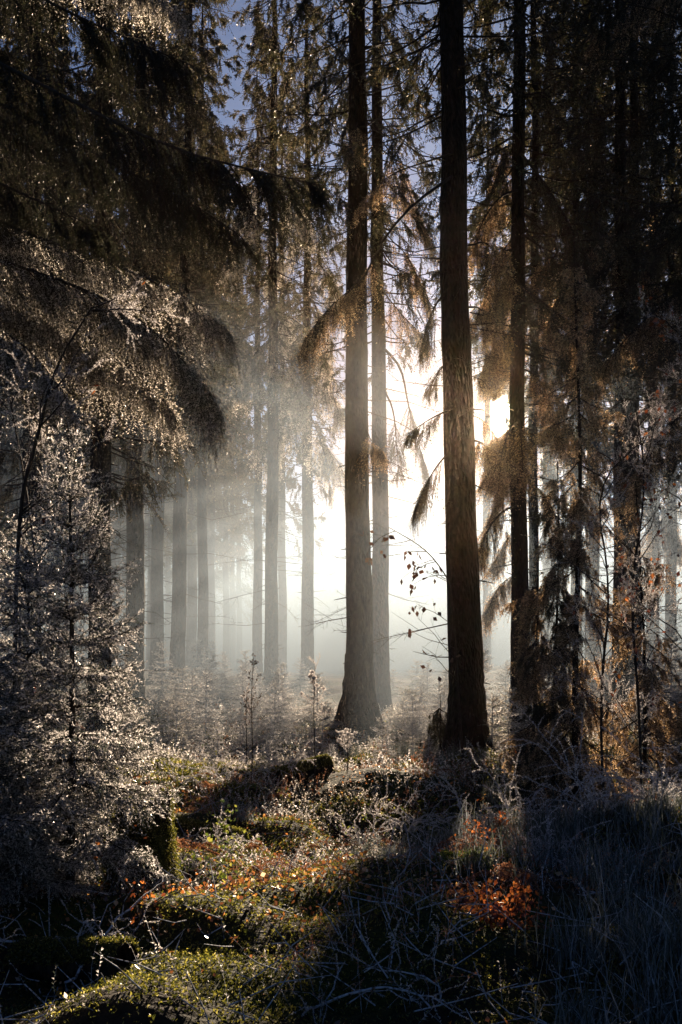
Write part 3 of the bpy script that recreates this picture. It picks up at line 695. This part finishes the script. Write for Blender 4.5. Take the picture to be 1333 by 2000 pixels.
bramble(1010, 10.0, 14, 1.0, 82, 'tangled frosted bramble right of the sunlit strip', leaves=20)
bramble(1180, 9.4, 18, 1.2, 83, 'bluish shaded bramble tangle in the right foreground')
bramble(1290, 8.6, 14, 1.0, 84, 'frosted bramble at the right border of the foreground', leaves=15)
bramble(1080, 8.0, 14, .55, 85, 'dim arching bramble in the shaded grass at right')
bramble(560, 9.2, 12, .4, 86, 'thin frosted bramble in the dark middle foreground')
bramble(430, 15.0, 14, .9, 87, 'sunlit bramble with yellow green leaves at the left of the clearing', leaves=90)
bramble(560, 15.5, 14, .8, 88, 'pale bramble tangle at the edge of the dark hollow')
bramble(350, 14.0, 12, .8, 89, 'frosted bramble beside the branches of the young spruce')
bramble(800, 13.0, 16, .9, 90, 'dark bramble with few green leaves left of the thick front trunk', leaves=110)
bramble(720, 12.0, 14, .8, 91, 'brown bramble with green leaves on the sunlit bank', leaves=120)
bramble(420, 10.4, 10, .6, 92, 'low bramble with bright green leaves behind the mossy stump', leaves=160, lsize=.04)
bramble(390, 8.4, 8, .5, 93, 'green leafed bramble right of the mossy stump', leaves=220, lsize=.04)
bramble(978, 6.1, 16, .3, 94, 'small shrub of glossy red brown leaves in the sunlit strip', mat='twig', leaves=520, lmat='leaf', name='leafy_shrub', cat='shrub', lsize=.035, up=.02)
bramble(890, 6.2, 8, .25, 95, 'small yellow leafed plant left of the red brown shrub', mat='twig', leaves=160, lmat='litter', name='leafy_shrub', cat='shrub', lsize=.028, up=.02)
bramble(950, 8.0, 8, .35, 96, 'russet leafed plant halfway up the sunlit strip', mat='twig', leaves=160, lmat='leaf', name='leafy_shrub', cat='shrub', lsize=.028, up=.02)
bramble(270, 6.4, 8, .5, 97, 'dry red twigged weed at the foot of the mossy stump', mat='twig', leaves=60, lmat='leaf', up=.02)
def fallen(pts, r, seed, label, mat='frosttwig', depth=1, L=.4, kids=(3, 6)):
    rng = np.random.RandomState(seed); P = np.array([at(*p) for p in pts]); b = P[0].copy(); g = Geo(); tips = []
    Q = P-b
    for _ in range(2):
        m = .75*Q[:-1]+.25*Q[1:]; n = .25*Q[:-1]+.75*Q[1:]; Q = np.concatenate([Q[:1], np.stack([m, n], 1).reshape(-1, 3), Q[-1:]])
    Q = Q+rng.normal(size=Q.shape)*.008
    poly_tube(g, Q, r*np.linspace(1, .4, len(Q)), 6, 0)
    for k in range(7):
        i = rng.randint(1, len(Q)-1); d = nrm(Q[i+1]-Q[i-1])+rng.normal(size=3)*.7
        grow(g, Q[i], d, L*rng.uniform(.4, 1), r*.5, depth, rng, tips, -.05, kids, mat=0, bend=.22)
    hoar(g, rng, 500, .007, .002)
    o = g.obj('fallen_branch', [M[mat], M['ice']], None, loc=b); tag(o, label, 'branch')
fallen([(480, 1990, 5.2), (600, 1975, 5.1), (690, 1935, 5.05), (790, 1925, 5.), (860, 1985, 5.), (930, 2030, 5.)], .008, 5, 'arching frosted branch along the bottom edge at middle')
fallen([(850, 1990, 5.0), (870, 1930, 5.1), (800, 1900, 5.2), (720, 1890, 5.3)], .006, 6, 'frosted twig curling above the arching branch at the bottom edge')
fallen([(-20, 1840, 6.0), (100, 1835, 6.1), (200, 1845, 6.2), (290, 1850, 6.3)], .008, 7, 'dead branch lying on the moss at lower left')
fallen([(130, 1930, 5.6), (190, 1850, 5.8), (260, 1760, 6.2), (320, 1722, 6.6)], .008, 8, 'crooked branch leaning against the mossy stump')
fallen([(640, 1760, 8.), (740, 1840, 7.5), (830, 1900, 7.)], .008, 9, 'dim thin branch lying in the dark middle foreground')
fallen([(980, 1690, 9.), (1030, 1730, 8.6), (1080, 1770, 8.2)], .006, 10, 'thin frosted cane slanting down beside the sunlit strip')
fallen([(410, 1640, 11.), (440, 1655, 10.8), (470, 1680, 10.5)], .008, 11, 'short pale branch on the russet leaves right of the stump')
fallen([(1180, 1960, 5.6), (1260, 1900, 5.8), (1340, 1880, 5.9)], .008, 12, 'frosted branch at the lower right border')

# stumps and logs
def stump():
    b = ground_at(275, 7.3); t = thing('tree_stump', 'mossy broken tree stump below the frosted young spruce', 'stump', (b[0], b[1], b[2]-.05))
    rng = np.random.RandomState(4); n = 28; zs = np.linspace(0, 1, 14); an = np.arange(n)*2*math.pi/n
    topz = .50+.10*np.sin(an*1+.3)+.06*np.sin(3*an)+.05*rng.rand(n)
    RR = (.165*(1+.55*np.exp(-zs[:, None]*3.5)))*(1+.07*rng.normal(size=(14, n))+.12*np.sin(4*an)[None])
    v = np.stack([RR*np.cos(an), RR*np.sin(an), zs[:, None]*topz[None]], -1)
    cap = v[-1]*np.array([.5, .5, .86]); g = Geo(); V = np.concatenate([v.reshape(-1, 3), cap, [[0, 0, .34]]]); f = []
    for k in range(14):
        for i in range(n):
            j = (i+1) % n; f.append((k*n+i, k*n+j, k*n+n+j, k*n+n+i))
    g.add(V, f)
    g.add(np.concatenate([cap, [[0, 0, .34]]]), [(i, (i+1) % n, n) for i in range(n)])
    g.obj('stump_wood', [M['bark']], t, True)
    g = Geo(); m = 9000
    a = rng.uniform(0, 6.283, m); z = rng.rand(m)**.6; keep = (np.sin(3*a+5*z)+rng.normal(size=m)*.5 > -.6)
    a = a[keep]; z = z[keep]; m = len(a); R = .172*(1+.55*np.exp(-z*3.5))*(1+.12*np.sin(4*a)); tz = np.interp(a, np.append(an, 6.2832), np.append(topz, topz[0]))
    P = np.stack([R*np.cos(a), R*np.sin(a), z*tz], 1)
    strands(g, P, np.stack([np.cos(a), np.sin(a), .3+0*a], 1)+rng.normal(size=(m, 3))*.3, rng.uniform(.015, .045, m), .5, 4, .012, .007, rng, core=0)
    m = 2500; a = rng.uniform(0, 6.283, m); q = np.sqrt(rng.rand(m)); P = np.stack([q*.16*np.cos(a), q*.16*np.sin(a), np.interp(a, np.append(an, 6.2832), np.append(topz, topz[0]))*(.72+.28*q)], 1)
    strands(g, P, np.array([[0, 0, 1.]])+rng.normal(size=(m, 3))*.4, rng.uniform(.015, .04, m), .3, 4, .012, .007, rng, core=0)
    g.obj('moss', [M['moss']], t)
stump()
def log(p0, p1, r, seed, label):
    rng = np.random.RandomState(seed); A = np.array(p0); B = np.array(p1); n = 9
    Q = np.linspace(A, B, n); b = Q[0].copy(); g = Geo(); pts = Q-b
    poly_tube(g, pts, r*(1+.08*rng.normal(size=n)), 14, 0)
    g.add(pts[0]+np.array([(r*math.cos(a), 0, r*math.sin(a)) for a in np.arange(12)*math.pi/6]), [list(range(12))])
    t = thing('mossy_log', label, 'log', b); g.obj('log_wood', [M['bark']], t, True)
    g = Geo(); m = int(6000*r/.12*np.linalg.norm(B-A)); s = rng.rand(m); a = rng.uniform(.2, 2.94, m); ax = nrm(B-A); S = nrm(np.cross(ax, [0, 0, 1.])); U = np.cross(S, ax)
    d = S*np.cos(a)[:, None]+U*np.sin(a)[:, None]; P = (B-A)*s[:, None]+d*r*.98
    strands(g, P, d+rng.normal(size=(m, 3))*.3, rng.uniform(.015, .04, m), .3, 4, .014, .008, rng, core=0)
    g.obj('moss', [M['moss']], t)
p = ground_at(540, 15.2); q = ground_at(640, 15.8); log((p[0], p[1], p[2]+.10), (q[0], q[1], q[2]+.12), .13, 1, 'short mossy log at the far edge of the dark hollow')
p = ground_at(40, 6.0); q = ground_at(250, 5.7); log((p[0], p[1], p[2]+.02), (q[0], q[1], q[2]+.04), .10, 2, 'moss covered log half sunk in the lower left ground')
p = ground_at(330, 10.8); q = ground_at(470, 11.6); log((p[0], p[1], p[2]+.04), (q[0], q[1], q[2]+.05), .10, 3, 'half buried mossy log beyond the stump')

# ferns
def fern_mesh(seed, n, L, mat):
    rng = np.random.RandomState(seed); g = Geo()
    for k in range(n):
        a = k*6.283/n+rng.uniform(-.4, .4); d = np.array([math.cos(a), math.sin(a), 0]); l = L*rng.uniform(.6, 1.1); h = rng.uniform(.5, 1.0); S = np.array([-d[1], d[0], 0])
        t = np.linspace(0, 1, 16)[:, None]; ax = d*l*t*(1.05-.15*t)+np.array([0, 0, 1.])*l*(h*t-(h+.25)*t*t*.9)+rng.normal(size=(16, 3))*.004
        prisms(g, ax[:-1], ax[1:], .0025, .002, 3, 1)
        u = np.linspace(.12, 1, 30); P = np.stack([np.interp(u, t[:, 0], ax[:, c]) for c in range(3)], 1)
        w = .24*l*np.sin(np.pi*np.clip(u*.85+.15, 0, 1))**.8*(1.05-u)
        for sgn in (-1, 1):
            T = nrm(S*sgn*.9+d*.45+rng.normal(size=(30, 3))*.12+np.array([0, 0, -.25])); ww = w[:, None]*rng.uniform(.8, 1.15, (30, 1))
            strands(g, P, T, ww[:, 0]+.01, .2, 9, .016, .012, rng, core=0, base=0, spread=.7, fwd=.5)
    return g.mesh('fronds', [M[mat], M['twig']])
FM = [fern_mesh(1, 6, .42, 'bracken'), fern_mesh(2, 5, .34, 'bracken'), fern_mesh(3, 7, .38, 'green'), fern_mesh(4, 6, .5, 'bracken')]
def ferns():
    rng = np.random.RandomState(31)
    for i in range(46):
        k = i % 4; zone = i % 3
        px, Y = [(rng.uniform(300, 560), rng.uniform(8, 15)), (rng.uniform(880, 1010), rng.uniform(6, 11)), (rng.uniform(330, 860), rng.uniform(9, 16.5))][zone]
        side = ['in the sunlit hollow at left', 'in the narrow sunlit strip', 'on the bank before the central trunk'][zone]
        t = thing('fern', ('green' if k == 2 else 'rust brown dead')+' fern '+side, 'fern', ground_at(px, Y), (rng.uniform(-.2, .2), rng.uniform(-.2, .2), rng.uniform(0, 6)), ('green' if k == 2 else 'dead')+' ferns '+side)
        c = rng.uniform(.6, 1.15); t.scale = (c, c, c); link('fronds', FM[k], t)
ferns()

# ------------------------------------------------------------------ ground cover
def scatter(n, y0, y1, rng, px0=-350, px1=1690, pw=.5):
    u = rng.rand(n); Y = (y0**pw+u*(y1**pw-y0**pw))**(1/pw)
    px = rng.uniform(px0, px1, n); X = (px-CX)/F*Y
    return X, Y, px
def noise2(x, y, k, s):
    r = np.random.RandomState(s); z = 0
    for _ in range(6):
        a = r.uniform(0, 6.28); z = z+np.sin(k*r.uniform(.6, 1.7)*(x*math.cos(a)+y*math.sin(a))+r.uniform(0, 6.28))
    return z/2.4
def cover():
    rng = np.random.RandomState(99)
    # moss
    X, Y, px = scatter(108000, 4.2, 26, rng); k = (noise2(X, Y, 1.6, 1)+rng.normal(size=len(X))*.25 > -.1) & ((Y > 7.2) | (rng.rand(len(X)) < 1)); X = X[k]; Y = Y[k]
    P = np.stack([X, Y, gz(X, Y)], 1); s = np.clip(Y/8, .8, 3)
    g = Geo()
    for lo, hi, sc in [(0, 8, 1), (8, 13, 1.5), (13, 30, 2.4)]:
        k = (Y >= lo) & (Y < hi); m = k.sum()
        strands(g, P[k], np.array([[0, 0, 1.]])+rng.normal(size=(m, 3))*.5, rng.uniform(.02, .055, m)*sc, .3, 4, .016*sc, .010*sc, rng, core=0, base=.0)
    o = g.obj('moss', [M['moss']]); tag(o, 'soft green moss covering the forest floor in patches', 'moss', kind='stuff')
    # leaf litter
    X, Y, px = scatter(52000, 4.2, 28, rng); k = (noise2(X, Y, 1.3, 2)+rng.normal(size=len(X))*.5 > -.1) & ((Y > 6.8) | (rng.rand(len(X)) < .35)); X = X[k]; Y = Y[k]
    g = Geo(); P = np.stack([X, Y, gz(X, Y)+rng.uniform(.005, .06, len(X))], 1)
    d = rng.normal(size=P.shape)
    leaf_quads(g, P, .034, rng, mat=0, hang=0)
    o = g.obj('leaf_litter', [M['litter']]); tag(o, 'brown and orange fallen leaves strewn over the forest floor', 'leaf litter', kind='stuff')
    # sticks
    X, Y, px = scatter(1200, 4.2, 24, rng); P = np.stack([X, Y, gz(X, Y)+.03], 1)
    d = rng.normal(size=P.shape); d[:, 2] = np.abs(d[:, 2])*.5; L = rng.uniform(.08, .5, (len(P), 1)); m = P+nrm(d)*L*.5; e = m+nrm(d+rng.normal(size=d.shape)*.4)*L*.5
    g = Geo(); prisms(g, P, m, .004, .003, 4, 0, rng.rand(len(P))); prisms(g, m, e, .003, .0015, 4, 0, rng.rand(len(P)))
    o = g.obj('twig_debris', [M['frosttwig']]); tag(o, 'small dead twigs scattered over the forest floor', 'twigs', kind='stuff')
    # grass
    def blades(X, Y, Ls, w, name, label, bendk=.8):
        n = len(X); b = np.stack([X, Y, gz(X, Y)-.01], 1); a = rng.uniform(0, 6.283, n); d = np.stack([np.cos(a), np.sin(a), 0*a], 1)
        L = Ls*rng.uniform(.5, 1.2, n); lean = rng.uniform(.2, 1.1, n)*bendk; S = np.stack([-np.sin(a), np.cos(a), 0*a], 1)
        V = []
        for t in (0, .35, .7, 1.):
            c = b+d*(lean*L*t*t)[:, None]+np.array([0, 0, 1.])*(L*(t-.45*lean*t*t))[:, None]
            wd = (w*(1-t)+.0006)
            V += [c-S*wd, c+S*wd]
        V = np.stack(V, 1).reshape(-1, 3); q = (np.arange(n)*8)[:, None]
        f = np.concatenate([q+np.array([[2*i, 2*i+1, 2*i+3, 2*i+2]]) for i in range(3)])
        g = Geo(); g.add(V, f, np.tile(rng.rand(n), 3)); o = g.obj(name, [M['grass']]); tag(o, label, 'grass', kind='stuff')
    X, Y, px = scatter(1250, 4.2, 20, rng); k = (noise2(X, Y, 1.2, 3)+(px-800)/350+rng.normal(size=len(X))*.3 > .1); nn = rng.randint(20, 110, k.sum()); sz = np.repeat(rng.uniform(.45, 1.5, k.sum()), nn); X = np.repeat(X[k], nn); Y = np.repeat(Y[k], nn); X = X+rng.normal(size=len(X))*.07*sz; Y = Y+rng.normal(size=len(X))*.07*sz
    blades(X, Y, .25*sz, .0032, 'frosted_grass', 'bluish frosted grass arching over the shaded right foreground')
    # low undergrowth: upright sprigs in clumps
    for nm, mat, label, cat, n, sd, ph in [('bilberry_scrub', 'lit', 'frosty low bilberry scrub across the clearing', 'scrub', 5200, 11, .0), ('dead_bracken', 'bracken', 'russet dead bracken sprays between the moss', 'bracken', 2600, 12, .25), ('heather', 'frost', 'white rimed heather sprigs on the forest floor', 'heather', 5200, 13, .1)]:
        X, Y, px = scatter(int(n*5.4), 4.8, 30, rng, pw=.9); k = noise2(X, Y, 1.9, sd)+rng.normal(size=len(X))*.2 > ph+.2; X = X[k]; Y = Y[k]
        if nm != 'dead_bracken': k = (Y > 12.5) | ((Y > 7) & (rng.rand(len(X)) < .22)) | (rng.rand(len(X)) < .05); X = X[k]; Y = Y[k]
        P = np.stack([X, Y, gz(X, Y)], 1); g = Geo()
        for lo, hi, sc in [(0, 9, .7), (9, 15, 1), (15, 30, 1.6)]:
            kk = (Y >= lo) & (Y < hi); m = kk.sum()
            if m: strands(g, P[kk], np.array([[0, 0, 1.]])+rng.normal(size=(m, 3))*.45, rng.uniform(.12, .34, m)*(.75+.25*sc), .25, 14, .024*sc, .011*sc, rng, core=.0015, base=.2, fwd=.5)
        o = g.obj(nm, [M[mat], M['frosttwig']]); tag(o, label, cat, kind='stuff')
    # broad green leaves
    X, Y, px = scatter(4000, 4.6, 18, rng); k = (noise2(X, Y, 1.7, 21)+rng.normal(size=len(X))*.2 > .75) & (Y > 6.8); X = X[k]; Y = Y[k]
    g = Geo(); leaf_quads(g, np.stack([X, Y, gz(X, Y)+rng.uniform(.02, .12, len(X))], 1), .032, rng, mat=0, hang=0)
    o = g.obj('ground_leaves', [M['green']]); tag(o, 'bright green low leaves growing through the moss', 'ground leaves', kind='stuff')
cover()

# ------------------------------------------------------------------ fog
def fog_box(name, lo, hi, dens, g, col=(1, 1, 1), g2=None):
    lo = np.array(lo, float); hi = np.array(hi, float)
    v = [(x, y, z) for x in (lo[0], hi[0]) for y in (lo[1], hi[1]) for z in (lo[2], hi[2])]
    f = [(0, 1, 3, 2), (4, 6, 7, 5), (0, 4, 5, 1), (2, 3, 7, 6), (0, 2, 6, 4), (1, 5, 7, 3)]
    G = Geo(); G.add(v, f)
    m, nt, out = new_mat(name)
    s = nt.nodes.new('ShaderNodeVolumeScatter'); s.inputs['Density'].default_value = dens; s.inputs['Anisotropy'].default_value = g
    s.inputs['Color'].default_value = (*col, 1)
    ab = nt.nodes.new('ShaderNodeVolumeAbsorption'); ab.inputs['Density'].default_value = dens; ab.inputs['Color'].default_value = (*col, 1)
    ad = nt.nodes.new('ShaderNodeAddShader'); nt.links.new(s.outputs[0], ad.inputs[0]); nt.links.new(ab.outputs[0], ad.inputs[1])
    nt.links.new(ad.outputs[0], out.inputs['Volume'])
    o = G.obj(name, [m]); o['kind'] = 'structure'
    return o
fog_box('mist', (-60, 19, -1), (60, 130, 8), .012, .28, (.50, .61, .73))
fog_box('far_mist', (-90, 56, -1.2), (90, 150, 6.5), .035, .25, (.28, .375, .46))
fog_box('high_mist', (-90, 76, -1.1), (90, 152, 14), .018, .25, (.27, .36, .45))
fog_box('haze', (-70, -3, -1.5), (70, 140, 24), .00016, .88, (.70, .54, .38))

# ------------------------------------------------------------------ world, sun, camera
w = bpy.data.worlds.new('World'); SC.world = w; w.use_nodes = True
nt = w.node_tree; nt.nodes.clear(); L = nt.links.new
out = nt.nodes.new('ShaderNodeOutputWorld'); bg = nt.nodes.new('ShaderNodeBackground')
sky = nt.nodes.new('ShaderNodeTexSky'); sky.sky_type = 'NISHITA'; sky.sun_disc = False
sky.sun_elevation = SUN_EL; sky.sun_rotation = SUN_AZ
sky.air_density = 1.0; sky.dust_density = .15; sky.ozone_density = 1.0
bg.inputs[1].default_value = .04
tn = nt.nodes.new('ShaderNodeMixRGB'); tn.blend_type = 'MULTIPLY'; tn.inputs[0].default_value = 1; tn.inputs[2].default_value = (.62, .88, 1.5, 1)
L(sky.outputs[0], tn.inputs[1]); L(tn.outputs[0], bg.inputs[0])
# solar aureole: a bright core and a soft halo round the sun's direction
tc = nt.nodes.new('ShaderNodeTexCoord'); dp = nt.nodes.new('ShaderNodeVectorMath'); dp.operation = 'DOT_PRODUCT'
dp.inputs[1].default_value = tuple(SUNV)
nv = nt.nodes.new('ShaderNodeVectorMath'); nv.operation = 'NORMALIZE'
L(tc.outputs['Generated'], nv.inputs[0]); L(nv.outputs[0], dp.inputs[0])
def powed(p, k):
    mx = nt.nodes.new('ShaderNodeMath'); mx.operation = 'MAXIMUM'; mx.inputs[1].default_value = 0; L(dp.outputs['Value'], mx.inputs[0])
    a = nt.nodes.new('ShaderNodeMath'); a.operation = 'POWER'; a.inputs[1].default_value = p; L(mx.outputs[0], a.inputs[0])
    b = nt.nodes.new('ShaderNodeMath'); b.operation = 'MULTIPLY'; b.inputs[1].default_value = k; L(a.outputs[0], b.inputs[0])
    return b
b2 = nt.nodes.new('ShaderNodeBackground'); b2.inputs[0].default_value = (1, .80, .55, 1); L(powed(36000, 90).outputs[0], b2.inputs[1])
b3 = nt.nodes.new('ShaderNodeBackground'); b3.inputs[0].default_value = (.96, .97, 1, 1); L(powed(13, .30).outputs[0], b3.inputs[1])
a1 = nt.nodes.new('ShaderNodeAddShader'); a2 = nt.nodes.new('ShaderNodeAddShader')
L(bg.outputs[0], a1.inputs[0]); L(b2.outputs[0], a1.inputs[1]); L(a1.outputs[0], a2.inputs[0]); L(b3.outputs[0], a2.inputs[1])
L(a2.outputs[0], out.inputs[0])

sl = bpy.data.lights.new('sun', 'SUN'); sl.energy = 25.0; sl.angle = math.radians(.5); sl.color = (1, .80, .58)
so = link('sun', sl); so.rotation_euler = Vector(SUNV).to_track_quat('Z', 'Y').to_euler()

cam = bpy.data.cameras.new('camera'); co = link('camera', cam, None, (0, 0, CAMZ))
co.rotation_euler = (math.pi/2, 0, 0)
cam.sensor_fit = 'VERTICAL'; cam.sensor_height = 36; cam.sensor_width = 24; cam.lens = 36*F/2000
cam.shift_y = (HY-1000)/2000
cam.clip_end = 3000
SC.camera = co

SC.view_settings.view_transform = 'Standard'; SC.view_settings.look = 'None'
SC.view_settings.exposure = 0; SC.view_settings.gamma = 1
c = SC.cycles
c.max_bounces = 4; c.diffuse_bounces = 2; c.glossy_bounces = 1; c.transmission_bounces = 2; c.volume_bounces = 0; c.transparent_max_bounces = 16
c.sample_clamp_indirect = 4
c.use_denoising = True
